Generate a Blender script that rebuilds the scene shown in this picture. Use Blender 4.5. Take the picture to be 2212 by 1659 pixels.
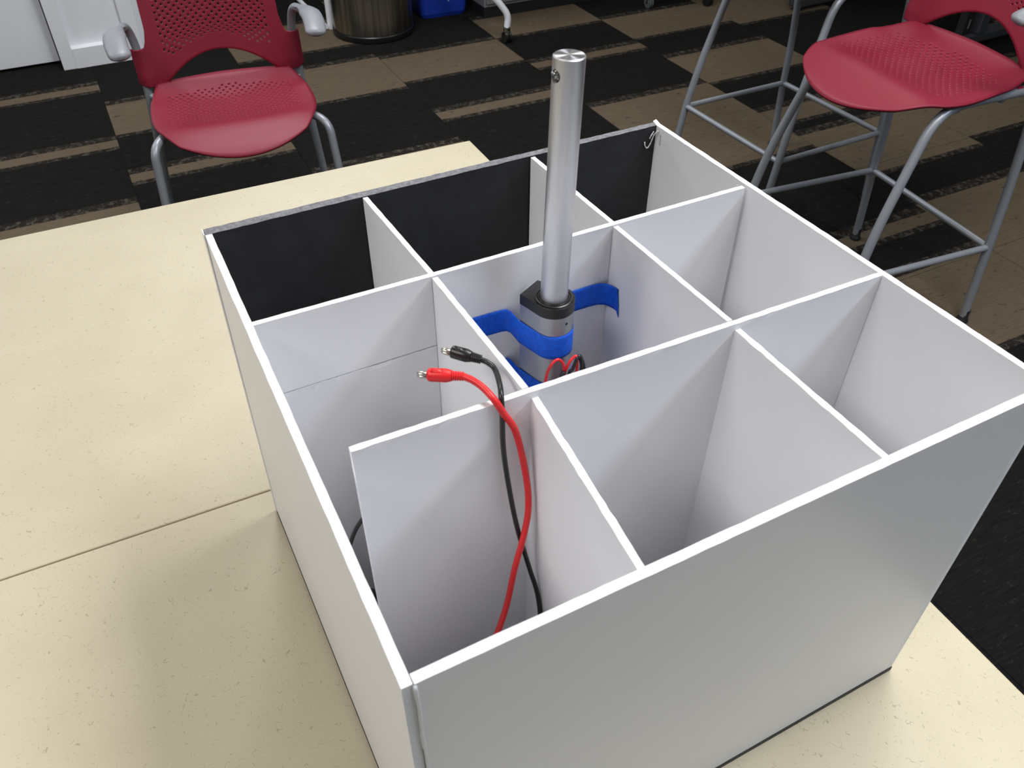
import bpy, bmesh, math, random
from mathutils import Vector, Matrix
random.seed(7)
R = math.radians
for o in list(bpy.data.objects): bpy.data.objects.remove(o)
S = bpy.context.scene
COL = S.collection

# ------------------------------------------------------------------ camera
cam = bpy.data.cameras.new('camera'); camo = bpy.data.objects.new('camera', cam); COL.objects.link(camo)
cam.sensor_width = 36; cam.lens = 1804.65 / 2212 * 36; cam.clip_start = .02; cam.clip_end = 60
camo.location = (-.04712, -.19880, 1.46253); camo.rotation_euler = (.8409, -.0042, -.4785)
S.camera = camo
cam.dof.use_dof = True; cam.dof.focus_distance = 1.05; cam.dof.aperture_fstop = 20.0

# ------------------------------------------------------------------ world, exposure
W = bpy.data.worlds.new('world'); S.world = W; W.use_nodes = True
W.node_tree.nodes['Background'].inputs[0].default_value = (.86, .92, 1, 1)
W.node_tree.nodes['Background'].inputs[1].default_value = .10
S.view_settings.view_transform = 'Standard'; S.view_settings.look = 'None'
S.view_settings.gamma = 1; S.view_settings.use_curve_mapping = False
S.view_settings.exposure = 0.0
CEIL = 2.75
# x, y, size x, size y, watts, colour : ceiling troffers
LIGHTS = [(1.02, .25, .6, 1.2, 34, (1, .98, .96)), (.62, 2.7, .6, 1.2, 26, (.93, .96, 1)), (-1.45, .1, .6, 1.2, 24, (1, .97, .93)),
          (1.9, -1.4, .6, 1.2, 29, (.76, .86, 1)), (2.9, 2.6, 1.2, .6, 9, (1, .98, .95)), (-1.6, 3.3, 1.2, .6, 16, (.97, .98, 1)),
          (1.2, 4.6, 1.2, .6, 8, (.97, .98, 1))]

# ------------------------------------------------------------------ materials
def mat(name, col, rough=.5, metal=0, spec=.5, **k):
    m = bpy.data.materials.new(name); m.use_nodes = True
    b = m.node_tree.nodes['Principled BSDF']
    b.inputs['Base Color'].default_value = (*col, 1); b.inputs['Roughness'].default_value = rough
    b.inputs['Metallic'].default_value = metal; b.inputs['Specular IOR Level'].default_value = spec
    for a, v in k.items(): b.inputs[a.replace('_', ' ')].default_value = v
    return m
def N(m, t, **k):
    n = m.node_tree.nodes.new(t)
    for a, v in k.items():
        if a in n.inputs: n.inputs[a].default_value = v
        else: setattr(n, a, v)
    return n
def L(m, a, b): m.node_tree.links.new(a, b)
def bsdf(m): return m.node_tree.nodes['Principled BSDF']
def noisecol(m, c1, c2, scale=40, detail=4, rough=.6, stretch=None, lo=.35, hi=.65, bump=0, bscale=None):
    tc = N(m, 'ShaderNodeTexCoord'); mp = N(m, 'ShaderNodeMapping')
    if stretch: mp.inputs['Scale'].default_value = stretch
    L(m, tc.outputs['Object'], mp.inputs[0])
    n = N(m, 'ShaderNodeTexNoise'); n.inputs['Scale'].default_value = scale; n.inputs['Detail'].default_value = detail; n.inputs['Roughness'].default_value = rough
    L(m, mp.outputs[0], n.inputs['Vector'])
    r = N(m, 'ShaderNodeValToRGB'); r.color_ramp.elements[0].position = lo; r.color_ramp.elements[1].position = hi
    r.color_ramp.elements[0].color = (*c1, 1); r.color_ramp.elements[1].color = (*c2, 1)
    L(m, n.outputs[0], r.inputs[0]); L(m, r.outputs[0], bsdf(m).inputs['Base Color'])
    if bump:
        n2 = N(m, 'ShaderNodeTexNoise'); n2.inputs['Scale'].default_value = bscale or scale; n2.inputs['Detail'].default_value = 3
        L(m, mp.outputs[0], n2.inputs['Vector'])
        b = N(m, 'ShaderNodeBump'); b.inputs['Strength'].default_value = bump; b.inputs['Distance'].default_value = .001
        L(m, n2.outputs[0], b.inputs['Height']); L(m, b.outputs[0], bsdf(m).inputs['Normal'])
    return m

M = {}
M['paper'] = noisecol(mat('white_foam_board_paper', (.70, .705, .73), .42, spec=.35), (.81, .81, .835), (.835, .835, .86), 3, 3)
M['core'] = noisecol(mat('white_foam_core_edge', (.93, .94, .97), .7, spec=.3), (.80, .82, .86), (.87, .885, .92), 500, 4, bump=.35, bscale=900)
M['black_paper'] = noisecol(mat('black_foam_board_paper', (.012, .013, .015), .55, spec=.4), (.0085, .0095, .011), (.014, .0155, .018), 60, 4, bump=.15, bscale=400)
M['black_core'] = noisecol(mat('dark_grey_foam_core', (.12, .12, .13), .75), (.10, .103, .115), (.21, .215, .235), 260, 5, bump=.5, bscale=500)
M['glue'] = mat('clear_hot_glue', (.74, .76, .78), .3, Transmission_Weight=.15)
M['alu'] = noisecol(mat('machined_aluminium_rod', (.6, .61, .63), .3, 1), (.68, .69, .71), (.82, .83, .85), 30, 4, stretch=(1, 1, .15))
bsdf(M['alu']).inputs['Roughness'].default_value = .42
M['alu_top'] = mat('turned_aluminium_face', (.92, .93, .95), .3, 1, Anisotropic=.85)
tg = N(M['alu_top'], 'ShaderNodeTangent', direction_type='RADIAL', axis='Z'); L(M['alu_top'], tg.outputs[0], bsdf(M['alu_top']).inputs['Tangent'])
M['alu_body'] = mat('satin_anodised_housing', (.45, .465, .49), .42, 1)
M['hole'] = mat('dark_bore', (.02, .02, .022), .4, .6)
M['black_plastic'] = mat('satin_black_plastic', (.012, .0125, .013), .34)
M['tape'] = noisecol(mat('blue_painters_tape', (.005, .07, .42), .6, spec=.3), (.005, .085, .58), (.009, .12, .72), 260, 4, bump=.3, bscale=900)
M['red_rubber'] = mat('red_cable_jacket', (.72, .018, .022), .38)
M['red_plug'] = mat('red_plug_plastic', (.78, .015, .02), .42)
M['black_rubber'] = mat('black_cable_jacket', (.012, .0125, .014), .3)
M['nickel'] = mat('nickel_pin', (.55, .52, .46), .3, 1)
M['seat_red'] = noisecol(mat('red_moulded_plastic', (.33, .022, .05), .46, spec=.4), (.235, .014, .034), (.26, .0165, .039), 500, 2, bump=.12, bscale=1500)
M['steel_paint'] = noisecol(mat('silver_grey_painted_tube', (.3, .32, .35), .38, .35), (.30, .325, .36), (.36, .385, .42), 900, 2)
M['arm_plastic'] = mat('pale_grey_arm_plastic', (.27, .28, .31), .38)
M['glide'] = mat('black_glide', (.015, .015, .016), .5)
M['white_paint'] = mat('white_semi_gloss_paint', (.86, .88, .92), .4)
M['stainless'] = noisecol(mat('brushed_stainless', (.4, .37, .33), .28, 1), (.24, .22, .19), (.46, .43, .39), 7, 3, stretch=(6, 6, .15))
bsdf(M['stainless']).inputs['Roughness'].default_value = .34
M['blue_bin'] = mat('blue_bin_plastic', (.012, .045, .40), .45)
M['white_print'] = mat('white_print', (.75, .78, .82), .6)
M['black_metal'] = mat('black_powder_coat', (.014, .015, .016), .5)
M['grey_metal'] = mat('graphite_metal', (.07, .075, .083), .5, .4)
M['grey_cab'] = mat('grey_laminate', (.22, .23, .235), .5)
M['edge_band'] = mat('tan_edge_band', (.52, .43, .30), .5)
M['chrome'] = mat('chrome', (.6, .6, .6), .12, 1)
M['ceiling'] = mat('ceiling_tile_white', (.72, .72, .70), .9)
M['wall'] = mat('painted_wall', (.50, .50, .48), .8)

# speckled laminate table top
m = mat('cream_flecked_laminate', (.8, .7, .5), .42, spec=.4); M['laminate'] = m
tc = N(m, 'ShaderNodeTexCoord')
def flecks(scale, width, thr, seedoff, aniso=(1, 1, 1)):
    mp = N(m, 'ShaderNodeMapping'); mp.inputs['Location'].default_value = seedoff; mp.inputs['Scale'].default_value = aniso
    L(m, tc.outputs['Object'], mp.inputs[0])
    n = N(m, 'ShaderNodeTexNoise'); n.inputs['Scale'].default_value = scale; n.inputs['Detail'].default_value = .6
    L(m, mp.outputs[0], n.inputs['Vector'])
    a = N(m, 'ShaderNodeMath', operation='SUBTRACT'); L(m, n.outputs[0], a.inputs[0]); a.inputs[1].default_value = .5
    b = N(m, 'ShaderNodeMath', operation='ABSOLUTE'); L(m, a.outputs[0], b.inputs[0])
    c = N(m, 'ShaderNodeMath', operation='LESS_THAN'); L(m, b.outputs[0], c.inputs[0]); c.inputs[1].default_value = width
    n2 = N(m, 'ShaderNodeTexNoise'); n2.inputs['Scale'].default_value = scale * 1.15; n2.inputs['Detail'].default_value = 0
    mp2 = N(m, 'ShaderNodeMapping'); mp2.inputs['Location'].default_value = (seedoff[1] + 7, seedoff[0] - 3, 5); L(m, tc.outputs['Object'], mp2.inputs[0]); L(m, mp2.outputs[0], n2.inputs['Vector'])
    d = N(m, 'ShaderNodeMath', operation='GREATER_THAN'); L(m, n2.outputs[0], d.inputs[0]); d.inputs[1].default_value = thr
    e = N(m, 'ShaderNodeMath', operation='MULTIPLY'); L(m, c.outputs[0], e.inputs[0]); L(m, d.outputs[0], e.inputs[1])
    return e
f1 = flecks(210, .020, .66, (0, 0, 0)); f2 = flecks(130, .013, .67, (3, 9, 1)); 
vo = N(m, 'ShaderNodeTexVoronoi'); vo.inputs['Scale'].default_value = 130; L(m, tc.outputs['Object'], vo.inputs['Vector'])
vs = N(m, 'ShaderNodeMath', operation='LESS_THAN'); L(m, vo.outputs['Distance'], vs.inputs[0]); vs.inputs[1].default_value = .07
base = N(m, 'ShaderNodeTexNoise'); base.inputs['Scale'].default_value = 9; base.inputs['Detail'].default_value = 5; L(m, tc.outputs['Object'], base.inputs['Vector'])
rp = N(m, 'ShaderNodeValToRGB'); rp.color_ramp.elements[0].color = (.545, .49, .355, 1); rp.color_ramp.elements[1].color = (.58, .525, .385, 1)
rp.color_ramp.elements[0].position = .35; rp.color_ramp.elements[1].position = .65; L(m, base.outputs[0], rp.inputs[0])
def mixc(fac, a, col, amt):
    x = N(m, 'ShaderNodeMix', data_type='RGBA'); mu = N(m, 'ShaderNodeMath', operation='MULTIPLY'); L(m, fac, mu.inputs[0]); mu.inputs[1].default_value = amt
    L(m, mu.outputs[0], x.inputs[0]); L(m, a, x.inputs[6]); x.inputs[7].default_value = (*col, 1); return x.outputs[2]
c = mixc(f1.outputs[0], rp.outputs[0], (.36, .31, .19), .5); c = mixc(f2.outputs[0], c, (.30, .25, .14), .6); c = mixc(vs.outputs[0], c, (.34, .29, .19), .6)
L(m, c, bsdf(m).inputs['Base Color'])

# carpet: dark and tan yarn, woven in streaks along x
def carpet(name, c1, c2, c3, dash, ds=(26, 55), lo=.58, hi=.72):
    m = mat(name, c1, 1.0, spec=.02)
    tc = N(m, 'ShaderNodeTexCoord'); mp = N(m, 'ShaderNodeMapping'); mp.inputs['Scale'].default_value = (14, 190, 1); L(m, tc.outputs['Object'], mp.inputs[0])
    geo = N(m, 'ShaderNodeNewGeometry')
    mp.inputs['Scale'].default_value = (14, 190, 1); L(m, geo.outputs['Position'], mp.inputs[0])
    n = N(m, 'ShaderNodeTexNoise'); n.inputs['Scale'].default_value = 1; n.inputs['Detail'].default_value = 5; n.inputs['Roughness'].default_value = .7; L(m, mp.outputs[0], n.inputs['Vector'])
    r = N(m, 'ShaderNodeValToRGB'); r.color_ramp.elements[0].position = .3; r.color_ramp.elements[1].position = .7
    r.color_ramp.elements[0].color = (*c1, 1); r.color_ramp.elements[1].color = (*c2, 1); L(m, n.outputs[0], r.inputs[0])
    mp2 = N(m, 'ShaderNodeMapping'); mp2.inputs['Scale'].default_value = (*ds, 1); L(m, geo.outputs['Position'], mp2.inputs[0])
    n2 = N(m, 'ShaderNodeTexNoise'); n2.inputs['Scale'].default_value = 1; n2.inputs['Detail'].default_value = 3; n2.inputs['Roughness'].default_value = .8; L(m, mp2.outputs[0], n2.inputs['Vector'])
    g = N(m, 'ShaderNodeMapRange'); g.inputs[1].default_value = lo; g.inputs[2].default_value = hi; L(m, n2.outputs[0], g.inputs[0])
    mu = N(m, 'ShaderNodeMath', operation='MULTIPLY'); L(m, g.outputs[0], mu.inputs[0]); mu.inputs[1].default_value = dash
    x = N(m, 'ShaderNodeMix', data_type='RGBA'); L(m, mu.outputs[0], x.inputs[0]); L(m, r.outputs[0], x.inputs[6]); x.inputs[7].default_value = (*c3, 1)
    L(m, x.outputs[2], bsdf(m).inputs['Base Color'])
    w = N(m, 'ShaderNodeTexNoise'); w.inputs['Scale'].default_value = 350; L(m, geo.outputs['Position'], w.inputs['Vector'])
    b = N(m, 'ShaderNodeBump'); b.inputs['Strength'].default_value = .6; b.inputs['Distance'].default_value = .003; L(m, w.outputs[0], b.inputs['Height']); L(m, b.outputs[0], bsdf(m).inputs['Normal'])
    return m
M['carpet_dark'] = carpet('charcoal_carpet_yarn', (.008, .008, .0078), (.020, .019, .0175), (.055, .048, .038), .5, (34, 60), .60, .70)
M['carpet_tan'] = carpet('tan_carpet_yarn', (.112, .086, .056), (.160, .126, .087), (.045, .034, .024), .75, (22, 38), .60, .70)
M['carpet_mix'] = carpet('mixed_carpet_yarn', (.012, .011, .010), (.036, .030, .024), (.095, .085, .070), .8, (40, 34), .50, .60)

# ------------------------------------------------------------------ helpers
def link(name, me, m, parent=None, smooth=False):
    o = bpy.data.objects.new(name, me); COL.objects.link(o)
    for x in (m if isinstance(m, (list, tuple)) else [m]): me.materials.append(x)
    if smooth: me.polygons.foreach_set('use_smooth', [True] * len(me.polygons))
    if parent: o.parent = parent
    return o
def obj(name, bm, m, parent=None, smooth=False, auto=None):
    bmesh.ops.recalc_face_normals(bm, faces=bm.faces)
    if auto is not None:
        for e in bm.edges: e.smooth = not (len(e.link_faces) == 2 and e.calc_face_angle(0) > R(auto))
        smooth = True
    me = bpy.data.meshes.new(name); bm.to_mesh(me); bm.free(); return link(name, me, m, parent, smooth)
def thing(name, label, cat, loc=(0, 0, 0), rz=0, group=None):
    o = bpy.data.objects.new(name, None); COL.objects.link(o); o.location = loc; o.rotation_euler = (0, 0, rz); o.empty_display_size = .05
    return tag(o, label, cat, group)
def tag(o, label, cat, group=None):
    o['label'] = label; o['category'] = cat
    if group: o['group'] = group
    return o
def struct(o): o['kind'] = 'structure'; return o
def box(bm, x0, x1, y0, y1, z0, z1, bev=0):
    r = bmesh.ops.create_cube(bm, size=1, matrix=Matrix.Translation(((x0 + x1) / 2, (y0 + y1) / 2, (z0 + z1) / 2)) @ Matrix.Diagonal((x1 - x0, y1 - y0, z1 - z0, 1)))
    if bev:
        es = list({e for v in r['verts'] for e in v.link_edges})
        bmesh.ops.bevel(bm, geom=es, offset=bev, segments=2, affect='EDGES', profile=.5)
    return bm
def smooth_path(pts, n=8):
    P = [Vector(p) for p in pts]; out = []
    for i in range(len(P) - 1):
        p0 = P[i - 1] if i else P[0] * 2 - P[1]; p1, p2 = P[i], P[i + 1]; p3 = P[i + 2] if i + 2 < len(P) else P[-1] * 2 - P[-2]
        for k in range(n):
            t = k / n
            out.append(.5 * ((2 * p1) + (p2 - p0) * t + (2 * p0 - 5 * p1 + 4 * p2 - p3) * t * t + (3 * p1 - p0 - 3 * p2 + p3) * t ** 3))
    out.append(P[-1]); return out
def round_path(pts, rad, n=6):
    """polyline with filleted corners"""
    P = [Vector(p) for p in pts]; out = [P[0]]
    for i in range(1, len(P) - 1):
        a, b, c = P[i - 1], P[i], P[i + 1]; r = rad[i - 1] if isinstance(rad, (list, tuple)) else rad
        d1 = (a - b); d2 = (c - b); r = min(r, d1.length * .49, d2.length * .49)
        s, e = b + d1.normalized() * r, b + d2.normalized() * r
        for k in range(n + 1):
            t = k / n; out.append(s * (1 - t) ** 2 + b * 2 * t * (1 - t) + e * t * t)
    out.append(P[-1]); return out
def tube(bm, path, rad, seg=12, cap=True, sx=1, sz=1):
    """sweep a circle (or ellipse) along path; rad may be a list"""
    P = [Vector(p) for p in path]; n = len(P); rings = []
    t0 = (P[1] - P[0]).normalized(); up = Vector((0, 0, 1)) if abs(t0.z) < .9 else Vector((0, 1, 0))
    u = t0.cross(up).normalized()
    for i in range(n):
        t = (P[min(i + 1, n - 1)] - P[max(i - 1, 0)]).normalized()
        u = (u - t * u.dot(t)).normalized(); v = t.cross(u)
        r = rad[i] if isinstance(rad, (list, tuple)) else rad
        rings.append([bm.verts.new(P[i] + u * (r * sx * math.cos(a)) + v * (r * sz * math.sin(a))) for a in [2 * math.pi * k / seg for k in range(seg)]])
    for a, b in zip(rings, rings[1:]):
        for k in range(seg): bm.faces.new((a[k], a[(k + 1) % seg], b[(k + 1) % seg], b[k]))
    if cap: bm.faces.new(rings[0][::-1]); bm.faces.new(rings[-1])
    return bm
def lathe(bm, prof, seg=32, c=(0, 0, 0)):
    rings = []
    for r, z in prof:
        rings.append([bm.verts.new((c[0] + r * math.cos(2 * math.pi * k / seg), c[1] + r * math.sin(2 * math.pi * k / seg), c[2] + z)) for k in range(seg)] if r > 1e-6 else [bm.verts.new((c[0], c[1], c[2] + z))])
    for a, b in zip(rings, rings[1:]):
        for k in range(seg):
            if len(a) == 1 and len(b) == 1: continue
            if len(a) == 1: bm.faces.new((a[0], b[k], b[(k + 1) % seg]))
            elif len(b) == 1: bm.faces.new((a[k], a[(k + 1) % seg], b[0]))
            else: bm.faces.new((a[k], a[(k + 1) % seg], b[(k + 1) % seg], b[k]))
    return bm
def prism(bm, pts, z0, z1):
    a = [bm.verts.new((x, y, z0)) for x, y in pts]; b = [bm.verts.new((x, y, z1)) for x, y in pts]; n = len(pts)
    for k in range(n): bm.faces.new((a[k], a[(k + 1) % n], b[(k + 1) % n], b[k]))
    bm.faces.new(a[::-1]); bm.faces.new(b); return bm
def hull2(pts):
    pts = sorted(set(pts)); 
    def half(p):
        h = []
        for q in p:
            while len(h) > 1 and (h[-1][0] - h[-2][0]) * (q[1] - h[-2][1]) - (h[-1][1] - h[-2][1]) * (q[0] - h[-2][0]) <= 0: h.pop()
            h.append(q)
        return h
    return half(pts)[:-1] + half(pts[::-1])[:-1]

TH = .735            # table top height
H = TH + .36         # top of the box walls

# ================================================================== SETTING
# floor : 0.6 m carpet tiles in columns, each tile banded
FR = -.0105
floor = thing('floor', '', ''); del floor['label']; del floor['category']; struct(floor); floor.rotation_euler = (0, 0, FR)
bm = bmesh.new(); box(bm, -4, 6.6, -3.2, 7.2, -.05, -.008); obj('floor_slab', bm, M['black_metal'], floor)
COLX = [-.032 + .6 * k for k in range(-7, 12)]
ROWY = [3.55 - .6 * k for k in range(-7, 12)]
BAND = {0: [(3.745, 3.808), (3.15, 3.212), (2.38, 2.675), (4.3, 4.6)], 1: [(3.253, 3.56), (2.83, 2.893), (4.15, 4.21)], 2: [(3.79, 4.17), (3.2, 3.575), (2.36, 2.605)],
        3: [(3.246, 3.54), (2.82, 2.888), (4.15, 4.45)], 4: [(3.55, 3.83), (3.127, 3.19), (1.98, 2.65), (1.354, 1.412), (.8, 1.165), (.3, .36)],
        5: [(3.25, 3.547), (2.645, 2.965), (2.18, 2.3), (1.70, 2.058), (.95, 1.462), (4.15, 4.4)], 6: [(3.19, 3.8), (2.36, 2.66), (1.76, 2.35), (.9, 1.46), (.3, .6)],
        7: [(3.25, 3.55), (2.2, 2.26), (1.5, 1.8), (.6, .9)]}
rnd = random.Random(3)
for i in range(len(COLX) - 1):
    k = i - 6          # column 0 is x -0.632..-0.032
    bands = BAND.get(k)
    if bands is None:
        bands = []
        for ry in ROWY:
            c = rnd.choice((0, 1, 1, 2))
            if c == 0: bands.append((ry + .3, ry + .36))
            elif c == 1: bands.append((ry + rnd.choice((0, .3)), ry + .3 + rnd.choice((0, .0))))
    bands = [b for b in bands if b[1] - b[0] > .01]
    for j in range(len(ROWY) - 1):
        y1, y0 = ROWY[j], ROWY[j + 1]
        if y1 > 7.1 or y0 < -3.1 or COLX[i] < -3.9 or COLX[i + 1] > 6.5: continue
        x0, x1 = COLX[i] + .0006, COLX[i + 1] - .0006; ya, yb = y0 + .0006, y1 - .0006
        cuts = {ya, yb}
        for b0, b1 in bands:
            for y in (b0, b1):
                if ya + .004 < y < yb - .004: cuts.add(y)
            for y in (b0 - .026, b1 + .045):
                if ya + .004 < y < yb - .004 and not any(c0 <= y <= c1 for c0, c1 in bands): cuts.add(y)
        cs = sorted(cuts); bm = bmesh.new(); ids = []
        zt = 0.0
        rows = [[bm.verts.new((x, y, zt)) for x in (x0, x1)] for y in cs]
        low = [bm.verts.new(p) for p in ((x0, ya, -.006), (x1, ya, -.006), (x1, yb, -.006), (x0, yb, -.006))]
        for a, b, c0, c1 in zip(rows, rows[1:], cs, cs[1:]):
            f = bm.faces.new((a[0], a[1], b[1], b[0])); mid = (c0 + c1) / 2
            if any(b0 <= mid <= b1 for b0, b1 in bands): f.material_index = 1
            elif any(b0 - .028 <= mid <= b1 + .047 for b0, b1 in bands): f.material_index = 2
        bm.faces.new([rows[0][0], low[0], low[1], rows[0][1]]); bm.faces.new([rows[-1][1], low[2], low[3], rows[-1][0]])
        bm.faces.new([r[0] for r in rows[::-1]] + [low[0], low[3]][::1]) if False else None
        me = bpy.data.meshes.new('carpet_tile'); bm.to_mesh(me); bm.free()
        link('carpet_tile', me, [M['carpet_dark'], M['carpet_tan'], M['carpet_mix']], floor)

def wallbox(name, *a, m='wall'):
    bm = bmesh.new(); box(bm, *a); return struct(obj(name, bm, M[m]))
wallbox('ceiling', -4, 6.6, -3.2, 7.2, CEIL, CEIL + .05, m='ceiling')
wallbox('wall_back', -4, 6.6, 7.1, 7.2, 0, CEIL)
wallbox('wall_left', -4.1, -4, -3.2, 7.2, 0, CEIL)
wallbox('wall_right', 6.6, 6.7, -3.2, 7.2, 0, CEIL)
wallbox('wall_front', -4, 6.6, -3.3, -3.2, 0, CEIL)
# white partition in the upper left: flush door leaf, then a projecting panelled casing
bm = bmesh.new(); box(bm, -1.6, -.112, 4.14, 4.18, .012, 2.1, .002); d = struct(obj('door_1', bm, M['white_paint']))
bm = bmesh.new(); box(bm, -1.65, .30, 4.19, 4.30, 0, CEIL); struct(obj('wall_partition', bm, M['white_paint']))
d = struct(thing('trim_1', '', '')); del d['label']; del d['category']
y = 4.04
bm = bmesh.new(); box(bm, -.106, -.05, y, 4.185, 0, CEIL, .002); obj('stile', bm, M['white_paint'], d)
bm = bmesh.new(); box(bm, .186, .250, y, 4.185, 0, CEIL, .002); obj('stile', bm, M['white_paint'], d)
bm = bmesh.new(); prism(bm, [(-.05, y), (.186, y), (.186, 4.185), (-.05, 4.185)], 0, .085)
for v in bm.verts:
    if v.co.z > .05 and v.co.y > 4.1: v.co.z = .112
obj('rail', bm, M['white_paint'], d)
bm = bmesh.new(); box(bm, -.05, .186, y + .03, 4.185, .09, CEIL - .01); obj('recessed_panel', bm, M['white_paint'], d)

# ceiling troffers (above the frame)
for k, (x, y, sx, sy, w, col) in enumerate(LIGHTS):
    where = ['over the table, right side', 'beyond the red chair', 'over the left end of the tables', 'behind the camera', 'over the tall red stools', 'over the white door', 'over the waste bin'][k]
    t = thing('ceiling_light', 'recessed white fluorescent ceiling troffer ' + where, 'light', (x, y, CEIL))
    bm = bmesh.new()
    for a in ((-sx / 2 - .03, sx / 2 + .03, -sy / 2 - .03, -sy / 2), (-sx / 2 - .03, sx / 2 + .03, sy / 2, sy / 2 + .03), (-sx / 2 - .03, -sx / 2, -sy / 2, sy / 2), (sx / 2, sx / 2 + .03, -sy / 2, sy / 2)): box(bm, *a, -.02, -.002)
    obj('frame', bm, M['white_paint'], t)
    dm = mat('lit_diffuser', (.9, .9, .9), .6); bsdf(dm).inputs['Emission Color'].default_value = (*col, 1); bsdf(dm).inputs['Emission Strength'].default_value = w / (math.pi * sx * sy) * .35
    bm = bmesh.new(); box(bm, -sx / 2, sx / 2, -sy / 2, sy / 2, -.012, -.004); obj('diffuser', bm, dm, t)
    ld = bpy.data.lights.new('lamp', 'AREA'); ld.shape = 'RECTANGLE'; ld.size = sx; ld.size_y = sy; ld.energy = w; ld.color = col
    lo = bpy.data.objects.new('lamp', ld); COL.objects.link(lo); lo.parent = t; lo.location = (0, 0, -.02)

# ================================================================== TABLES
TR = -.0235
def table(y0, y1, x0, x1, label, where):
    t = thing('table', label, 'table', (.583, where, 0), TR)
    bm = bmesh.new(); box(bm, x0, x1, y0, y1, TH - .027, TH, .0018)
    for f in bm.faces: f.material_index = 0 if f.normal.z > .5 else 1
    o = obj('tabletop', bm, [M['laminate'], M['edge_band']], t)
    for xx in (x0 + .12, x1 - .12):
        bm = bmesh.new(); box(bm, xx - .02, xx + .02, (y0 + y1) / 2 - .03, (y0 + y1) / 2 + .03, .05, TH - .027); obj('leg', bm, M['grey_metal'], t)
        bm = bmesh.new(); box(bm, xx - .025, xx + .025, y0 + .06, y1 - .06, .006, .05, .01); obj('foot', bm, M['grey_metal'], t)
    return t
# local origin at the far right corner (0.583, 1.1875)
table(-.7135, 0, -1.75, 0, 'cream flecked laminate table, the far one, beside the red armchair', 1.1875)
table(-1.50, -.7150, -1.75, .0, 'cream flecked laminate table, the near one, under the front of the white box', 1.1875)

# ================================================================== FOAM BOARD BOX
bx = thing('foam_board_box', 'white open foam board box with nine cells and one black back wall, on the tables', 'box', (0, 0, TH))
def plate(name, bot, top, z0, z1, faces='paper', core='core', n=40, jit=.00025, parent=bx, zfun=None):
    """bot/top: plan corners a(side A start) b(side A end) c(side B end) d(side B start); a-b and d-c run along the board"""
    bm = bmesh.new(); rows = []
    for i in range(n + 1):
        t = i / n
        def q(P, a, b): return (P[a][0] * (1 - t) + P[b][0] * t, P[a][1] * (1 - t) + P[b][1] * t)
        A0, B0 = q(bot, 0, 1), q(bot, 3, 2); A1, B1 = q(top, 0, 1), q(top, 3, 2)
        zt = (zfun(t) if zfun else z1); j = [random.gauss(0, jit) if 0 < i < n else 0 for _ in range(3)]
        dx, dy = B1[0] - A1[0], B1[1] - A1[1]; l = math.hypot(dx, dy) or 1; dx /= l; dy /= l
        g = 1 - .004 / (zt - z0); m1 = (A0[0] + (A1[0] - A0[0]) * g, A0[1] + (A1[1] - A0[1]) * g, zt - .004); m2 = (B0[0] + (B1[0] - B0[0]) * g, B0[1] + (B1[1] - B0[1]) * g, zt - .004)
        rows.append([bm.verts.new(p) for p in ((A0[0], A0[1], z0), m1, (A1[0] + dx * j[0], A1[1] + dy * j[0], zt + j[2] * .5), (B1[0] + dx * j[1], B1[1] + dy * j[1], zt - j[2] * .5), m2, (B0[0], B0[1], z0))])
    for a, b in zip(rows, rows[1:]):
        for k, mi in ((0, 0), (1, 0), (2, 1), (3, 0), (4, 0), (5, 1)):
            f = bm.faces.new((a[k], a[(k + 1) % 6], b[(k + 1) % 6], b[k])); f.material_index = mi
    f = bm.faces.new(rows[0]); f.material_index = 1; f = bm.faces.new(rows[-1][::-1]); f.material_index = 1
    for v in bm.verts: v.co.z -= TH
    return obj(name, bm, [M[faces], M[core]], parent)
zb = TH + .006
# bottom sheet, black
bm = bmesh.new(); box(bm, -.0014, .4618, -.0022, .4545, .0004, .0056); obj('bottom_panel', bm, M['black_paper'], bx)
plate('left_panel', [(-.001, -.0015), (-.001, .4465), (.0048, .4465), (.0048, -.0015)], [(-.0015, -.0015), (.0035, .4425), (.0090, .4425), (.0043, -.0015)], zb, H, jit=.00012)
plate('right_panel', [(.4615, -.0015), (.4605, .4535), (.4555, .4535), (.4557, -.0015)], [(.4640, -.0015), (.4590, .4550), (.4540, .4530), (.4585, -.0015)], zb, H, jit=.00014, n=60,
      zfun=lambda t: H + (.002 if t > .985 else 0))
plate('front_panel', [(.0050, -.0015), (.4553, -.0015), (.4553, .0042), (.0050, .0042)], [(.0050, -.0020), (.4582, -.0020), (.4582, .0040), (.0050, .0040)], zb, H, jit=.0001, n=50)
plate('back_panel', [(-.0005, .4545), (.4552, .4545), (.4552, .4468), (-.0005, .4468)], [(.0038, .4525), (.4538, .4540), (.4538, .4462), (.0038, .4428)], zb, H, 'black_paper', 'black_core', jit=.0002, n=60)
plate('corner_flap', [(-.0016, .4465), (-.0016, .4545), (-.0008, .4545), (-.0008, .4465)], [(.0024, .4425), (.0024, .4525), (.0032, .4525), (.0032, .4425)], zb, H + .0005, n=6, jit=.0001)
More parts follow.
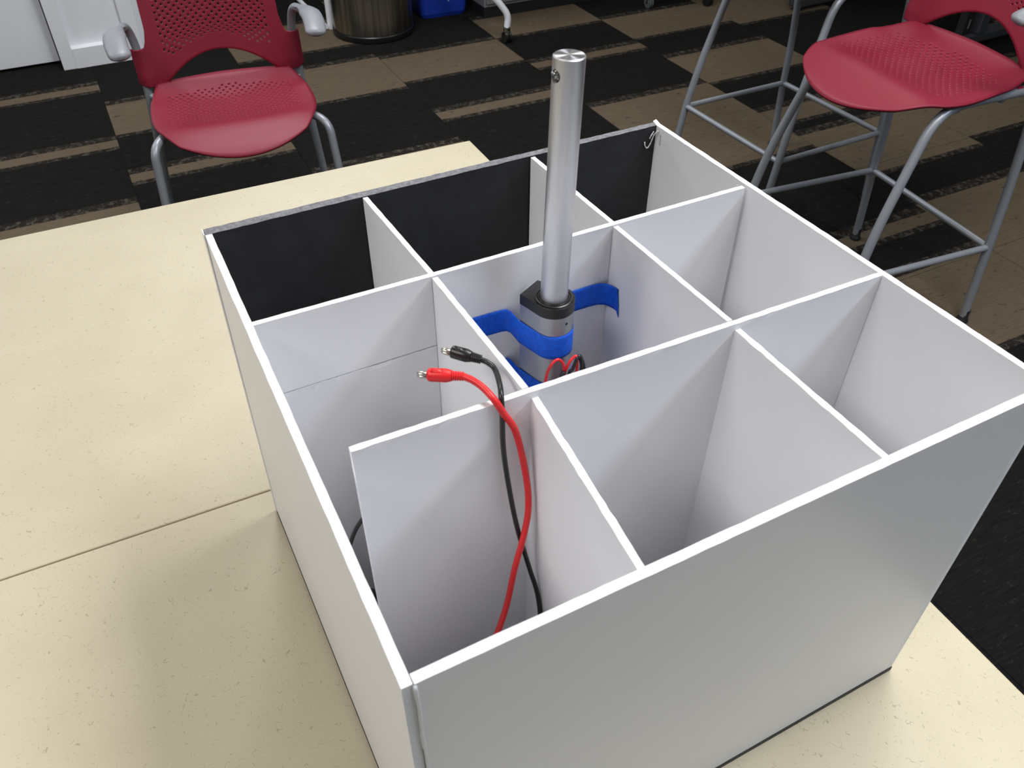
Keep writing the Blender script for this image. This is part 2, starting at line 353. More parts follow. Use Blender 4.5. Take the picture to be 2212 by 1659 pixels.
# long dividers (left to right)
bmark = 1.0278
plate('long_divider', [(.0060, .3020), (.1452, .3024), (.1452, .3068), (.0060, .3068)], [(.0072, .3048), (.1452, .3036), (.1452, .3082), (.0072, .3096)], bmark + .0005, H, jit=.00012, n=16)
plate('divider_offcut', [(.0060, .3020), (.1452, .3024), (.1452, .3068), (.0060, .3068)], [(.0060, .3020), (.1452, .3024), (.1452, .3068), (.0060, .3068)], zb, bmark - .0006, jit=.0004, n=40)
plate('long_divider', [(.1453, .3024), (.4500, .3024), (.4500, .3070), (.1453, .3070)], [(.1453, .3036), (.4508, .3040), (.4508, .3086), (.1453, .3082)], zb, H, jit=.0001)
plate('long_divider', [(.0300, .1540), (.4545, .1480), (.4545, .1526), (.0300, .1586)], [(.0285, .1548), (.4565, .1462), (.4565, .1506), (.0285, .1594)], zb, H, jit=.00016, n=60)
# cross dividers (back to front), one set per row; the front ones sit a little low
def crossd(xa, ya, xb, yb, zt, w=.0044, jit=.0001):
    plate('cross_divider', [(xa, ya), (xb, yb), (xb + w, yb), (xa + w, ya)], [(xa, ya), (xb, yb), (xb + w, yb), (xa + w, ya)], zb, zt, jit=jit, n=24)
crossd(.1400, .4435, .1452, .3084, H - .0008); crossd(.3080, .4440, .3112, .3084, H - .0008)
crossd(.1456, .3030, .1478, .1590, H - .0012); crossd(.3108, .3030, .3140, .1556, H - .0012)
crossd(.1516, .1558, .1372, .0045, H - .0058, .0048, .00016); crossd(.3168, .1500, .3168, .0045, H - .0058, .0048, .0002)
# hot glue
def glue(pts, r, name='glue_bead'):
    bm = bmesh.new(); P = smooth_path([(x, y, z - TH) for x, y, z in pts], 5); tube(bm, P, [r * (.5 + .7 * random.random()) for _ in P], 7); obj(name, bm, M['glue'], bx, True)
glue([(.4525, .4405, 1.092), (.4500, .4435, 1.087), (.4470, .4440, 1.078), (.4440, .4445, 1.0735), (.4412, .4450, 1.0765), (.4405, .4452, 1.0805)], .0007)
glue([(.4495, .4440, 1.0905), (.4465, .4440, 1.0860), (.4455, .4442, 1.0835)], .0006)
glue([(.4530, .4380, 1.088), (.4532, .4375, 1.082), (.4534, .4370, 1.078)], .0009)
glue([(.0050, -.0022, 1.0935), (.0054, -.0026, 1.07), (.0051, -.0024, 1.045), (.0055, -.0026, 1.01), (.0052, -.0023, .96), (.0054, -.0022, .90), (.0052, -.0022, .80)], .0011)
glue([(.3122, .2605, 1.0300), (.3121, .2585, 1.0275), (.3121, .2560, 1.0255), (.3122, .2540, 1.0240)], .0009)
glue([(.4480, .3100, 1.0955), (.4473, .3115, 1.0945)], .0008)

# ================================================================== LINEAR ACTUATOR
AX, AY = .2352, .2690
ac = thing('linear_actuator', 'silver linear actuator with extended rod and black collar, in the centre cell', 'actuator', (AX, AY, zb))
zc0, zc1 = 1.0585, 1.0680
ax_, ay_ = -.45, .89; px_, py_ = .89, .45
def prof(r, e=0):
    pts = [(round(r * math.cos(2 * math.pi * k / 48), 6), round(r * math.sin(2 * math.pi * k / 48), 6)) for k in range(48)]
    for s in (-1, 1): pts.append((round(ax_ * (.0245 + e) + s * px_ * (.0122 + e), 6), round(ay_ * (.0245 + e) + s * py_ * (.0122 + e), 6)))
    return hull2(pts)
bm = bmesh.new(); prism(bm, prof(.0168), 0, zc0 - zb); obj('housing', bm, M['alu_body'], ac, auto=30)
bm = bmesh.new(); prism(bm, prof(.0171, .0002), zc0 - zb, zc1 - zb)
bmesh.ops.bevel(bm, geom=[e for e in bm.edges if all(v.co.z > zc1 - zb - .001 for v in e.verts)], offset=.0005, segments=2, affect='EDGES')
obj('collar', bm, M['black_plastic'], ac, auto=30)
bm = bmesh.new(); lathe(bm, [(.0155, 0), (.0155, .0008), (.0148, .0012), (.0139, .0012), (.0135, .0004), (.0131, .0004), (.0128, .0011), (.0118, .0011), (.0112, .0002), (.0112, 0)], 48, (0, 0, zc1 - zb)); obj('wiper_seal', bm, M['black_plastic'], ac, auto=40)
# rod with cross bore near the top
zt = 1.2600
RR = .0110
LEAN = Matrix.Translation((0, 0, zc1 - zb)) @ Matrix.Rotation(R(1.3), 4, Vector((-.3, .95, 0)).normalized()) @ Matrix.Translation((0, 0, -(zc1 - zb)))
seg = 64
hole_a = math.atan2(-.10, -1.0); hz = zt - zb - .0120; hr = .0046
bm = bmesh.new(); zs = [zc1 - zb - .03, hz - .012] + [hz - .006 + .012 * i / 16 for i in range(17)] + [zt - zb - .0008, zt - zb]
rings = []
for i, z in enumerate(zs):
    r = RR if i < len(zs) - 1 else RR - .0008
    rings.append([bm.verts.new((r * math.cos(2 * math.pi * k / seg), r * math.sin(2 * math.pi * k / seg), z)) for k in range(seg)])
def inhole(z, a):
    d = (a - hole_a + math.pi) % (2 * math.pi) - math.pi
    if abs(d) > math.pi / 2: return 9
    return math.hypot(RR * math.sin(d), z - hz) / hr
for i, (a, b) in enumerate(zip(rings, rings[1:])):
    for k in range(seg):
        am = 2 * math.pi * (k + .5) / seg; zm = (zs[i] + zs[i + 1]) / 2
        if inhole(zm, am) < 1: continue
        bm.faces.new((a[k], a[(k + 1) % seg], b[(k + 1) % seg], b[k]))
bm.faces.new(rings[0][::-1])
# snap boundary of the hole to a circle
for e in [e for e in bm.edges if e.is_boundary]:
    for v in e.verts:
        if v.co.z > zt - zb - .001: continue
        a = math.atan2(v.co.y, v.co.x); d = (a - hole_a + math.pi) % (2 * math.pi) - math.pi
        ux, uz = RR * math.sin(d), v.co.z - hz; l = math.hypot(ux, uz)
        if l > 1e-6 and l < hr * 1.6:
            ux, uz = ux / l * hr, uz / l * hr; d2 = math.asin(ux / RR)
            v.co = (RR * math.cos(hole_a + d2), RR * math.sin(hole_a + d2), hz + uz)
bm.transform(LEAN)
rod = obj('rod', bm, M['alu'], ac, auto=25)
bm = bmesh.new(); lathe(bm, [(RR - .0008, 0), (0, .00001)], 64, (0, 0, zt - zb)); bm.transform(LEAN); obj('rod_end', bm, M['alu_top'], ac)
bm = bmesh.new(); dirv = Vector((math.cos(hole_a), math.sin(hole_a), 0)); c0 = Vector((0, 0, hz))
tube(bm, [c0 + dirv * (RR - .0004), c0 + dirv * (RR - .0022), c0 - dirv * (RR - .002)], [hr, hr * .72, hr * .72], 24, cap=False)
bmesh.ops.contextual_create(bm, geom=[e for e in bm.edges if e.is_boundary and (e.verts[0].co - c0).dot(dirv) < 0])
bm.transform(LEAN); obj('cross_bore', bm, [M['chrome']], ac, auto=40)
bm = bmesh.new(); a = math.atan2(-.55, .1); tube(bm, [Vector((.0166 * math.cos(a), .0166 * math.sin(a), 1.0515 - zb)), Vector((.01695 * math.cos(a), .01695 * math.sin(a), 1.0515 - zb))], .0012, 16); obj('set_screw_hole', bm, M['hole'], ac)
# wires
def wire(pts, r, m, name='wire', parent=ac, org=(AX, AY, zb)):
    bm = bmesh.new(); tube(bm, smooth_path([(x - org[0], y - org[1], z - org[2]) for x, y, z in pts], 8), r, 10); return obj(name, bm, M[m], parent, True)
wire([(.205, .225, .93), (.208, .232, .99), (.2115, .236, 1.018), (.2160, .236, 1.0295), (.2215, .236, 1.0328), (.2262, .236, 1.0275), (.2280, .236, 1.0205), (.2285, .238, 1.008), (.229, .24, .95)], .0012, 'red_rubber')
wire([(.2255, .238, .95), (.2290, .237, 1.010), (.2305, .236, 1.0205), (.2340, .236, 1.0275), (.2385, .236, 1.0300), (.2400, .236, 1.026), (.241, .237, 1.01), (.242, .238, .96)], .0012, 'red_rubber')
wire([(.228, .236, .95), (.2320, .235, 1.010), (.2350, .234, 1.019), (.2395, .235, 1.0285), (.2425, .236, 1.0285), (.2440, .236, 1.022), (.2450, .236, 1.010), (.246, .238, .95)], .0014, 'black_rubber')
wire([(.2210, .233, .95), (.2225, .233, 1.006), (.2245, .234, 1.014), (.2275, .235, 1.0185)], .0020, 'black_rubber', 'wire_sleeve')
wire([(.2435, .2375, 1.026), (.2465, .2375, 1.018), (.2480, .2380, 1.006), (.2485, .238, .95)], .0022, 'black_rubber', 'wire_sleeve')

# blue painter's tape
def ribbon(name, path, z0, z1, label, n=7, torn=False, zf=None):
    bm = bmesh.new(); P = path; rows = []
    for i, p in enumerate(P):
        a = P[max(i - 1, 0)]; b = P[min(i + 1, len(P) - 1)]; dx, dy = b[0] - a[0], b[1] - a[1]; l = math.hypot(dx, dy); nx, ny = dy / l, -dx / l
        zz = zf(i / (len(P) - 1)) if zf else 0
        rows.append([bm.verts.new((p[0] + nx * o_ * .00012, p[1] + ny * o_ * .00012, z0 + (z1 - z0) * k / n + zz)) for o_, ks in ((-1, range(n + 1)), (1, range(n, -1, -1))) for k in ks])
    m_ = len(rows[0])
    for a, b in zip(rows, rows[1:]):
        for k in range(m_): bm.faces.new((a[k], a[(k + 1) % m_], b[(k + 1) % m_], b[k]))
    bm.faces.new(rows[0]); bm.faces.new(rows[-1][::-1])
    if torn:
        tx, ty = P[-1][0] - P[-2][0], P[-1][1] - P[-2][1]; l = math.hypot(tx, ty)
        for v in rows[-1]:
            f = (v.co.z - z0) / (z1 - z0); d = -.0055 * f + .0012 * math.sin(f * 19)
            v.co.x += tx / l * d; v.co.y += ty / l * d; v.co.z -= .0048 * (1 - f)
    o = obj(name, bm, M['tape'], None, True); tag(o, label, 'tape', None); return o
def body_pt(r, ang): return (AX + r * math.cos(ang), AY + r * math.sin(ang))
r_ = .0173
pc = (AX + ax_ * .025 - px_ * .0128, AY + ay_ * .025 - py_ * .0128)   # left rear corner of the housing
def wrap(end, extra):
    p = [(.1515, .3028), (.170, .3028), (.190, .3027), (.205, .3025), (.2095, .3018), (.2115, .2990), (.2120, .2925), (pc[0] - .0003, pc[1] + .002), (pc[0], pc[1] - .0008)]
    a0, a1 = math.radians(205), math.radians(end)
    for k in range(15): p.append(body_pt(r_, a0 + (a1 - a0) * k / 14))
    return p + extra
ribbon('painters_tape', wrap(385, [(.2560, .2860), (.2600, .2990), (.2645, .3020), (.280, .3024), (.293, .3023), (.3005, .3015), (.3055, .2990), (.3085, .2950), (.3100, .2900), (.3104, .2860), (.3104, .2820)]),
       1.0175, 1.0405, "blue painter's tape strip holding the top of the actuator to the board behind it", torn=True, zf=lambda t: .004 * max(0, 1 - t * 3.2))
ribbon('painters_tape', wrap(340, [(.2560, .2700), (.2590, .2900), (.2640, .3020), (.2740, .3024)]), .964, .990, "blue painter's tape strip lower down on the actuator, mostly hidden")

# ================================================================== TEST LEADS
def lead(name, label, m, pm, pin0, pin1, tail, path, r):
    org = Vector(path[-1]); t = thing(name, label, 'cable', org)
    d = Vector(tail) - Vector(pin1); Lb = d.length; d.normalize()
    u = d.cross(Vector((0, 0, 1))).normalized(); v = u.cross(d)
    # pin: split spring
    bm = bmesh.new(); a = Vector(pin0) - d * .0016; ln = (Vector(pin1) - a).length
    for s in (-1, 1):
        tube(bm, [a + v * s * .0011 + d * x for x in (-.0006, .0012, ln * .5, ln + .002)], [.0007, .0012, .0013, .0012], 10, sx=1.5)
    obj('pin', bm, M['nickel'], t, True).location = -org
    # body: flattened grip, waist, ribs
    prf = [(0, .0036), (.03, .0046), (.08, .0050), (.42, .0051), (.52, .0051), (.60, .0045), (.66, .0042)]
    P = []; rr = []
    for f, q in prf: P.append(Vector(pin1) + d * Lb * f); rr.append(q * .90)
    for k in range(5):
        f = .68 + .32 * k / 5
        for ff, q in ((0, .0026), (.006, .0034 - k * .00008), (.036, .0034 - k * .00008), (.043, .0026)): P.append(Vector(pin1) + d * Lb * (f + ff)); rr.append(q)
    bm = bmesh.new(); tube(bm, P, rr, 20); obj('plug', bm, M[pm], t, auto=35).location = -org
    bm = bmesh.new()
    for s in (-1, 1):
        c_ = Vector(pin1) + d * Lb * .28 + v * s * .0037; e = d * Lb * .16
        tube(bm, [c_ - e, c_ + e], .0012, 8, sx=2.0)
    obj('grip_ridge', bm, M[pm], t, True).location = -org
    bm = bmesh.new(); tube(bm, smooth_path(path, 9), r, 14); obj('cord', bm, M[m], t, True).location = -org
    return t
lead('test_lead', 'thick red test lead with a red banana plug, hanging over the divider edge', 'red_rubber', 'red_plug', (.0900, .1916, 1.104), (.0937, .1890, 1.1045), (.1140, .1758, 1.1052),
     [(.1132, .1763, 1.1052), (.1175, .1705, 1.1045), (.1212, .1620, 1.1030), (.1240, .1520, 1.0995), (.1290, .1486, 1.088), (.1370, .1470, 1.069), (.1425, .1425, 1.031), (.1430, .138, 1.001), (.1380, .134, .977), (.127, .128, .947), (.115, .120, .912), (.092, .105, .880), (.07, .09, .83), (.05, .07, .78), (.04, .05, .7445), (.03, .03, .7438)], .0024)
lead('test_lead', 'thinner black test lead with a black banana plug, beside the red one', 'black_rubber', 'black_plastic', (.1137, .2066, 1.104), (.1174, .2040, 1.1042), (.1325, .1880, 1.1030),
     [(.1315, .1888, 1.1032), (.1350, .1845, 1.1022), (.1372, .1780, 1.1005), (.1338, .1640, 1.0995), (.1298, .1540, 1.0982), (.1283, .1496, 1.086), (.1282, .1482, 1.058), (.1305, .1455, 1.024), (.1345, .139, .980), (.1425, .133, .932), (.1460, .125, .905), (.1450, .115, .870), (.138, .09, .80), (.12, .06, .7475), (.09, .03, .7434)], .0019)
o = wire([(.075, .225, .7435), (.065, .21, .80), (.050, .200, .860), (.037, .200, .885), (.022, .200, .905), (.0175, .200, .930), (.0235, .200, .950), (.0355, .2, .974), (.06, .205, .985), (.085, .21, .95), (.095, .21, .85), (.10, .21, .7436)], .0017, 'black_rubber', 'cable', None, (0, 0, 0))
tag(o, 'thin black cable looping inside the box behind the left gap of the front divider', 'cable')

# ================================================================== CHAIR AND STOOLS
def seat_mesh(bm):
    """saddle shell with a staggered field of round holes. local: front -y, back +y"""
    NU, NV = 42, 40
    def S_(u, v):          # u -1..1, v -1 (front) .. 1 (back)
        # square to rounded square (blend of the square and the disc mapping)
        du, dv = u * math.sqrt(1 - v * v / 2), v * math.sqrt(1 - u * u / 2); b = .50 if v > 0 else .86
        x = .229 * (u * (1 - b) + du * b); yy = .220 * (v * (1 - b) + dv * b)
        q = x / .228; yn = yy / .222
        z = -.016 * (1 - q * q) * max(0, 1 - (yn - .1) ** 2 * 1.1)                  # pan
        z += .014 * math.exp(-((yn + .42) / .26) ** 2) * (.4 + .6 * (1 - q * q))     # front roll
        z -= .046 * max(0, (-yn - .45) / .55) ** 1.7                             # waterfall
        z += .030 * max(0, (yn - .45) / .55) ** 1.6                              # kick up at the back
        z += .020 * abs(q) ** 2.4 * max(0, min(1, (yn + .35) / .7))                 # raised rear sides
        z -= .010 * abs(q) ** 6
        return (x, yy, z)
    V = {}
    def vert(i, j):
        if (i, j) not in V: V[(i, j)] = bm.verts.new(S_(-1 + 2 * i / NU, -1 + 2 * j / NV))
        return V[(i, j)]
    for i in range(NU):
        for j in range(NV):
            q = [vert(i, j), vert(i + 1, j), vert(i + 1, j + 1), vert(i, j + 1)]
            uc, vc = -1 + 2 * (i + .5) / NU, -1 + 2 * (j + .5) / NV
            hole = (i + j) % 2 == 0 and abs(uc) < .80 and -.28 - .1 * (1 - abs(uc)) < vc < .78 - .25 * abs(uc) ** 2
            if not hole: bm.faces.new(q); continue
            c = sum((w.co for w in q), Vector()) / 4; ring = []
            for k in range(8):
                a = math.pi * 2 * k / 8 - math.pi * .75
                su, sv = math.cos(a) * .30, math.sin(a) * .30
                ring.append(bm.verts.new(c + (q[1].co - q[0].co) * su + (q[3].co - q[0].co) * sv))
            for k in range(4):
                a, b = q[k], q[(k + 1) % 4]; r0, r1, r2 = ring[2 * k], ring[(2 * k + 1) % 8], ring[(2 * k + 2) % 8]
                bm.faces.new((a, b, r1)); bm.faces.new((a, r1, r0)); bm.faces.new((b, r2, r1))
def back_mesh(bm):
    """local z = height above the seat plane; ears wrap the posts at the lower corners"""
    us = [-.238, -.235, -.231, -.226, -.219, -.211, -.203, -.197, -.193, -.190, -.187, -.178] + [-.178 + .356 * k / 32 for k in range(1, 33)] + [.187, .190, .193, .197, .203, .211, .219, .226, .231, .235, .238]
    us = sorted(set(round(u, 5) for u in us + [.178])); NV = 34
    def zl(x):
        a = abs(x)
        arch = .098 - 2.7 * a * a
        return max(arch, .022) + (.30 * max(0, a - .205))
    def zt(x):
        a = abs(x)
        if a > .1885: return .128 + .32 * max(0, .226 - a) ** 1.0 * .4 + .055 * max(0, (.2055 - a) / .017) ** 2.0
        return .372 - .010 * (a / .17) ** 2 - (.03 * max(0, (a - .172) / .0165) ** 2 if a > .172 else 0)
    zm = .165
    def z_(x, j):
        lo, hi = zl(x), zt(x)
        if hi < .22:
            return lo + (hi - lo) * j / NV
        K = 12
        return lo + (zm - lo) * j / K if j <= K else zm + (hi - zm) * (j - K) / (NV - K)
    def pos(x, z):
        yb = .184 + .20 * max(0, z - .05) * .85 + 1.3 * max(0, abs(x) - .222) + .03 * (1 - min(1, (x / .226) ** 2))
        return (x * (1 - .0 * z), yb, z)
    V = {}
    def vert(i, j):
        if (i, j) not in V: V[(i, j)] = bm.verts.new(pos(us[i], z_(us[i], j)))
        return V[(i, j)]
    n = len(us)
    for i in range(n - 1):
        for j in range(NV):
            if (zt(us[i]) < .22) != (zt(us[i + 1]) < .22): pass
            q = [vert(i, j), vert(i + 1, j), vert(i + 1, j + 1), vert(i, j + 1)]
            xc = (us[i] + us[i + 1]) / 2; zc = sum(v.co.z for v in q) / 4
            hole = (i + j) % 2 == 0 and abs(xc) < .158 and zc > .155 + .018 * math.cos(xc * 22) - .35 * xc * xc - .028 and zc < .345 and us[i + 1] - us[i] > .009
            if not hole: bm.faces.new(q); continue
            c = sum((w.co for w in q), Vector()) / 4; ring = []
            for k in range(8):
                a = math.pi * 2 * k / 8 - math.pi * .75
                ring.append(bm.verts.new(c + (q[1].co - q[0].co) * math.cos(a) * .27 + (q[3].co - q[0].co) * math.sin(a) * .36))
            for k in range(4):
                a, b = q[k], q[(k + 1) % 4]; r0, r1, r2 = ring[2 * k], ring[(2 * k + 1) % 8], ring[(2 * k + 2) % 8]
                bm.faces.new((a, b, r1)); bm.faces.new((a, r1, r0)); bm.faces.new((b, r2, r1))
def shell(name, fn, parent, z, th=.0065):
    bm = bmesh.new(); fn(bm); bmesh.ops.recalc_face_normals(bm, faces=bm.faces)
    me = bpy.data.meshes.new(name); bm.to_mesh(me); bm.free(); o = link(name, me, M['seat_red'], parent, True); o.location.z = z
    s = o.modifiers.new('thickness', 'SOLIDIFY'); s.thickness = th; s.offset = -1
    return o
def frame_tube(name, pts, rad, parent, r=.0118, m='steel_paint', n=6):
    bm = bmesh.new(); tube(bm, round_path(pts, rad, n), r, 14); return obj(name, bm, M[m], parent, auto=50)
def foot(x, y, parent, ang=(0, 0)):
    bm = bmesh.new(); lathe(bm, [(0, 0), (.016, 0), (.0175, .004), (.0155, .010), (.0125, .014), (.0125, .034), (.0128, .040), (.0115, .042), (0, .042)], 18, (x, y, 0)); return obj('glide', bm, M['glide'], parent, auto=40)
def make_chair(name, label, loc, rz, zs, tall):
    t = thing(name, label, 'chair' if not tall else 'stool', loc, rz)
    shell('seat', seat_mesh, t, zs).location.y = -.028 * tall; shell('backrest', back_mesh, t, zs, .005).location.y = -.03 * tall
    for s in (-1, 1):
        if tall:
            fl = [(s * .238, -.250, .02), (s * .235, -.216, .25), (s * .226, -.190, .39), (s * .203, -.098, zs - .012), (s * .200, .165, zs - .006)]
            rl = [(s * .236, .243, .02), (s * .232, .224, .25), (s * .226, .215, .40), (s * .222, .176, zs + .02), (s * .224, .202, zs + .13), (s * .234, .188, zs + .195), (s * .262, .10, zs + .206)]
            frad, rrad = [.05, .1, .075], [.05, .1, .06, .04, .05]
            ff = (s * .238, -.252); rf = (s * .236, .244)
        else:
            fl = [(s * .262, -.19, .02), (s * .240, -.125, zs - .022), (s * .196, -.06, zs - .016), (s * .196, .165, zs - .010)]
            rl = [(s * .262, .25, .02), (s * .226, .200, zs - .02), (s * .222, .205, zs + .05), (s * .224, .232, zs + .13), (s * .234, .218, zs + .195), (s * .262, .12, zs + .206)]
            frad, rrad = [.06, .05], [.06, .05, .06, .06]
            ff = (s * .2635, -.192); rf = (s * .2635, .252)
        l = frame_tube('front_leg', fl, frad, t); foot(*ff, l)
        l = frame_tube('rear_leg', rl, rrad, t); foot(*rf, l)
        # arm pad: paddle that narrows to the tube at its rear
        bm = bmesh.new(); az = zs + .210; xs = s * .252
        pts = [(xs - s * .010, .172, az - .004), (xs, .145, az + .001), (xs + s * .006, .115, az + .003), (xs + s * .010, .085, az + .003), (xs + s * .012, .05, az + .001), (xs + s * .010, .01, az - .006), (xs + s * .006, -.020, az - .016), (xs + s * .004, -.032, az - .022)]
        PP = smooth_path(pts, 5); rr = []
        for k in range(len(PP)):
            f = k / (len(PP) - 1); rr.append(.0122 + .0175 * min(1, max(0, (f - .1) / .35)) * (1 if f < .8 else max(.25, math.sqrt(max(0, 1 - ((f - .8) / .2) ** 2)))))
        tube(bm, PP, rr, 18, sx=1, sz=.42); obj('arm_pad', bm, M['arm_plastic'], t, True)
        # side rail under the seat rear, mounting lug
        bm = bmesh.new(); box(bm, s * .196 - .010, s * .196 + .010, -.03, -.005, zs - .012, zs + .0, .003); obj('seat_lug', bm, M['seat_red'], t)
        bm = bmesh.new(); box(bm, s * .196 - .010, s * .196 + .010, .12, .145, zs - .012, zs + .006, .003); obj('seat_lug', bm, M['seat_red'], t)
        if tall:
            frame_tube('foot_rail', [(s * .235, -.216, .25), (s * .232, .224, .25)], 0, t, .0088)
        else:
            frame_tube('rear_bracket', [(s * .224, .200, zs - .004), (s * .196, .170, zs - .010)], 0, t, .009)
    if tall:
        frame_tube('foot_rail', [(-.235, -.216, .25), (.235, -.216, .25)], 0, t, .0088); frame_tube('foot_rail', [(-.232, .224, .25), (.232, .224, .25)], 0, t, .0088)
    frame_tube('cross_bar', [(-.196, .10, zs - .022), (.196, .10, zs - .022)], 0, t, .009)
    frame_tube('cross_bar', [(-.196, -.03, zs - .026), (.196, -.03, zs - .026)], 0, t, .009)
    return t
make_chair('armchair', 'low red perforated plastic armchair on silver legs, behind the far table', (.318, 2.225, 0), R(-6), .445, False)
make_chair('bar_stool', 'nearer tall red perforated stool with its whole seat in view, right of the box', (1.770, 1.162, 0), R(-96), .682, True)
make_chair('bar_stool', 'farther tall stool, only its silver legs and foot rails in view at the top', (2.005, 1.780, 0), R(-89), .735, True)

# ================================================================== BACKGROUND THINGS
t = thing('waste_bin', 'round brushed stainless steel waste bin with a black base ring', 'waste bin', (1.315, 3.905, 0))
bm = bmesh.new(); lathe(bm, [(.19, 0), (.198, .004), (.2, .012), (.2, .028), (.196, .032), (.19, .032)], 48); obj('base_ring', bm, M['black_plastic'], t, auto=40)
bm = bmesh.new(); lathe(bm, [(.19, .03), (.194, .034), (.194, .72), (.190, .724), (.186, .72), (.186, .60)], 64); obj('drum', bm, M['stainless'], t, auto=40)
bm = bmesh.new(); lathe(bm, [(.197, .70), (.199, .705), (.199, .745), (.16, .76), (.10, .765), (.10, .74)], 48); obj('lid_ring', bm, M['black_plastic'], t, auto=40)

def rrect(w, d, r, n=6):
    pts = []
    for cx, cy, a0 in ((w / 2 - r, d / 2 - r, 0), (-w / 2 + r, d / 2 - r, 90), (-w / 2 + r, -d / 2 + r, 180), (w / 2 - r, -d / 2 + r, 270)):
        for k in range(n + 1): a = R(a0 + 90 * k / n); pts.append((cx + r * math.cos(a), cy + r * math.sin(a)))
    return pts
def bin_(loc, rz, label, logo):
    t = thing('recycling_bin', label, 'recycling bin', loc, rz)
    bm = bmesh.new(); lv = [(.235, .17, .035, 0), (.248, .18, .035, .012), (.262, .20, .03, .10), (.285, .25, .03, .36), (.305, .265, .03, .362), (.305, .265, .03, .385), (.292, .252, .03, .387), (.245, .19, .03, .02)]
    rings = [[bm.verts.new((x, y, z)) for x, y in rrect(w, d, r)] for w, d, r, z in lv]
    n = len(rings[0])
    for a, b in zip(rings, rings[1:]):
        for k in range(n): bm.faces.new((a[k], a[(k + 1) % n], b[(k + 1) % n], b[k]))
    bm.faces.new(rings[0][::-1]); bm.faces.new(rings[-1])
    obj('tub', bm, M['blue_bin'], t, auto=40)
    if logo:     # three chasing arrows
        bm = bmesh.new(); cz, rad = .150, .055; slope = (.125 - .10) / .26
        for k in range(3):
            a0 = R(-90 - 48 + 120 * k); 
            def P3(a, rr):
                x, z = rr * math.cos(a), cz + rr * math.sin(a); return (x, -(.100 + slope * (z - .10)) - .0015, z)
            band = [(a0 + R(62) * j / 6) for j in range(7)]
            inn = [bm.verts.new(P3(a, rad - .013)) for a in band]; out = [bm.verts.new(P3(a, rad + .013)) for a in band]
            for j in range(6): bm.faces.new((inn[j], out[j], out[j + 1], inn[j + 1]))
            e = band[-1]; bm.faces.new([bm.verts.new(P3(e, rad - .024)), bm.verts.new(P3(e, rad + .024)), bm.verts.new(P3(e + R(28), rad))])
        o = obj('recycling_symbol', bm, M['white_print'], t); s = o.modifiers.new('t', 'SOLIDIFY'); s.thickness = .0008
bin_((1.715, 4.02, 0), R(-2), 'blue recycling bin with white arrows symbol, right of the steel waste bin', True)
bin_((1.53, 4.36, 0), R(4), 'blue recycling bin mostly hidden behind the steel waste bin', False)

# grey cabinet with dark toe kick behind the bins
t = thing('cabinet', 'light grey low cabinet with black toe kick, behind the caster leg', 'cabinet', (2.5, 4.1, 0))
bm = bmesh.new(); box(bm, -.62, .62, -.29, .2, .052, .66, .003); obj('carcass', bm, M['grey_cab'], t)
bm = bmesh.new(); box(bm, -.62, .62, -.285, .2, 0, .052); obj('toe_kick', bm, M['black_metal'], t)
for x in (-.31, .31):
    bm = bmesh.new(); box(bm, x - .3, x + .3, -.305, -.291, .07, .64, .002); d = obj('door', bm, M['grey_cab'], t)
    bm = bmesh.new(); tube(bm, round_path([(x - .06, -.305, .58), (x - .06, -.33, .58), (x + .06, -.33, .58), (x + .06, -.305, .58)], .01), .005, 10); obj('handle', bm, M['chrome'], d, auto=40)

# white stand whose leg is seen left of the waste bin
t = thing('board_stand', 'thin white metal leg of a tall stand, left of the steel waste bin', 'stand', (1.135, 4.03, 0))
for y in (0, .52):
    bm = bmesh.new(); lathe(bm, [(0, 0), (.019, 0), (.019, .008), (.0165, .02), (.0165, 1.7), (0, 1.7)], 20, (0, y, 0)); obj('leg', bm, M['white_paint'], t, auto=40)
bm = bmesh.new(); tube(bm, [(-.03, -.02, .016), (-.03, .54, .016)], .012, 12); obj('foot_rail', bm, M['white_paint'], t, auto=40)
bm = bmesh.new(); box(bm, -.02, -.005, 0, .52, .9, 1.68, .002); obj('board', bm, M['white_paint'], t)

# nesting table leg on caster
def caster(parent, x, y, m_wheel='black_plastic'):
    bm = bmesh.new(); 
    for s in (-1, 1): tube(bm, [(x + s * .004, y, .026), (x + s * .016, y, .026)], .026, 24)
    o = obj('wheel', bm, M[m_wheel], parent, auto=40)
    bm = bmesh.new(); box(bm, x - .006, x + .006, y - .018, y + .02, .02, .058, .004); obj('wheel_hood', bm, M['chrome'], o)
t = thing('rolling_table', 'silver curved tube table leg on a caster, right of the blue bin', 'table', (1.83, 3.46, 0), R(0))
bm = bmesh.new(); tube(bm, round_path([(0, 0, .066), (.008, 0, .125), (-.05, .02, .205), (-.20, .10, .32), (-.22, .12, .70)], [.05, .05, .1, .08]), .0155, 16); l = obj('leg', bm, M['white_paint'], t, auto=50)
bm = bmesh.new(); lathe(bm, [(0, .05), (.014, .05), (.017, .055), (.017, .072), (.0155, .075), (0, .075)], 20); obj('leg_collar', bm, M['chrome'], t, auto=40)
caster(t, 0, .0)
bm = bmesh.new(); tube(bm, round_path([(-.22, .12, .705), (.6, .12, .705)], 0), .014, 12); obj('rail', bm, M['white_paint'], t, auto=40)
bm = bmesh.new(); tube(bm, round_path([(1.2, 0, .066), (1.192, 0, .125), (1.0, .02, .25), (.64, .12, .70)], [.05, .05, .1]), .0155, 16); obj('leg', bm, M['black_metal'], t, auto=50)
caster(t, 1.2, .0)
bm = bmesh.new(); box(bm, -.24, .75, .0, .30, .72, .745, .004); obj('tabletop', bm, M['white_paint'], t)

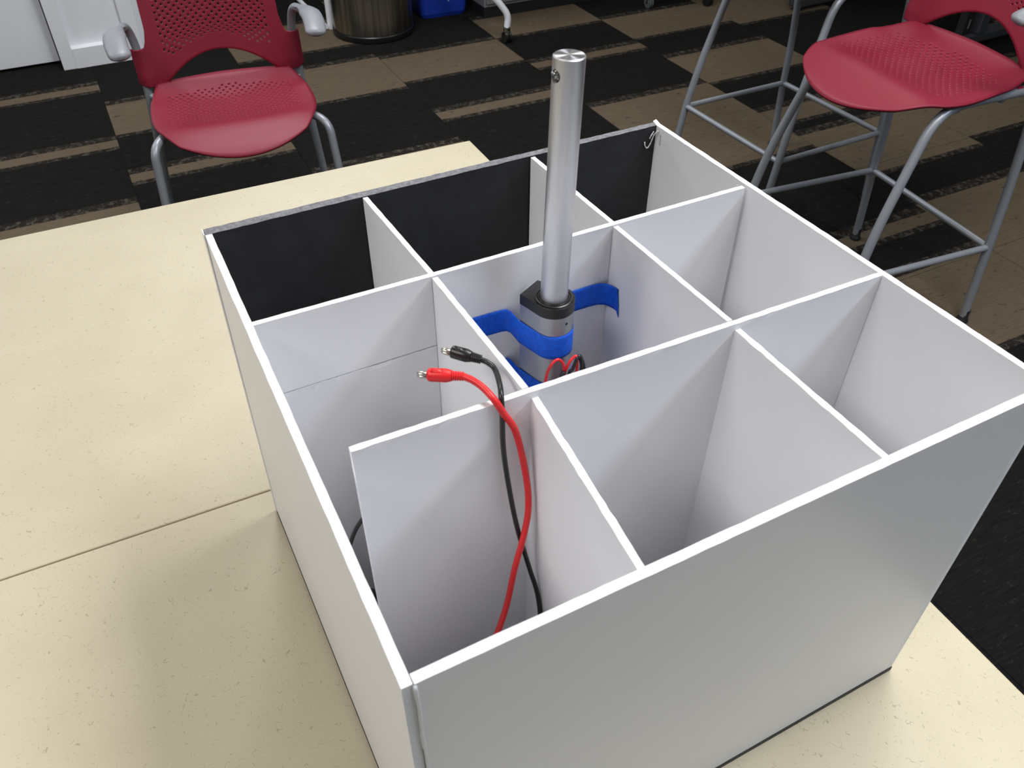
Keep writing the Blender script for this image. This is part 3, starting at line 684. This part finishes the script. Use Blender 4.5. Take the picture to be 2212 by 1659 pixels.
t = thing('task_chair', 'grey see-through caster of a black chair base, at the top edge of the floor', 'chair', (2.727, 3.57, 0))
bm = bmesh.new(); tube(bm, [(-.010, 0, .030), (-.004, 0, .030)], .030, 24); tube(bm, [(.004, 0, .030), (.010, 0, .030)], .030, 24); w = obj('wheel', bm, mat('smoke_grey_wheel', (.12, .13, .135), .35), t, auto=40)
bm = bmesh.new(); tube(bm, [(-.013, 0, .030), (.013, 0, .030)], .007, 12); obj('hub', bm, M['chrome'], w, auto=40)
bm = bmesh.new(); tube(bm, round_path([(0, 0, .034), (.005, .005, .075), (.12, .02, .10), (.30, .05, .13)], [.02, .05]), .012, 12); obj('base_arm', bm, M['black_metal'], t, auto=40)
bm = bmesh.new(); lathe(bm, [(0, .10), (.035, .10), (.03, .17), (.02, .18), (.02, .42), (0, .42)], 20, (.32, .05, 0)); obj('column', bm, M['black_metal'], t, auto=40)
bm = bmesh.new(); box(bm, .12, .54, -.22, .20, .42, .48, .02); obj('seat', bm, M['black_metal'], t)

# dark table bases at the upper right behind the stools
def tbase(x, y, rz, label, h=.70):
    t = thing('steel_table', label, 'table', (x, y, 0), rz)
    bm = bmesh.new(); box(bm, -.35, .35, -.035, .035, .018, .07, .012); obj('foot_beam', bm, M['grey_metal'], t)
    bm = bmesh.new(); box(bm, -.03, .03, -.045, .045, .07, h, .004); p = obj('post', bm, M['grey_metal'], t)
    bm = bmesh.new(); box(bm, -.115, -.055, -.02, .02, .07, h, .003); q = obj('slotted_plate', bm, M['black_metal'], t)
    for k in range(6):
        bm = bmesh.new(); box(bm, -.089, -.081, -.0215, -.019, .10 + .1 * k, .14 + .1 * k); obj('slot', bm, M['grey_cab'], q)
    for s in (-1, 1):
        bm = bmesh.new(); lathe(bm, [(0, 0), (.02, 0), (.02, .015), (.01, .02), (0, .02)], 16, (s * .3, 0, 0)); obj('glide', bm, M['glide'], t)
    bm = bmesh.new(); box(bm, -.35, .5, -.35, .35, h, h + .028, .003); obj('tabletop', bm, M['grey_cab'], t)
tbase(3.80, 2.42, R(2), 'graphite steel table base with slotted plate, behind the nearer stool backrest')
tbase(3.72, 3.20, R(2), 'graphite steel table base farther back, left of the stool backrest')
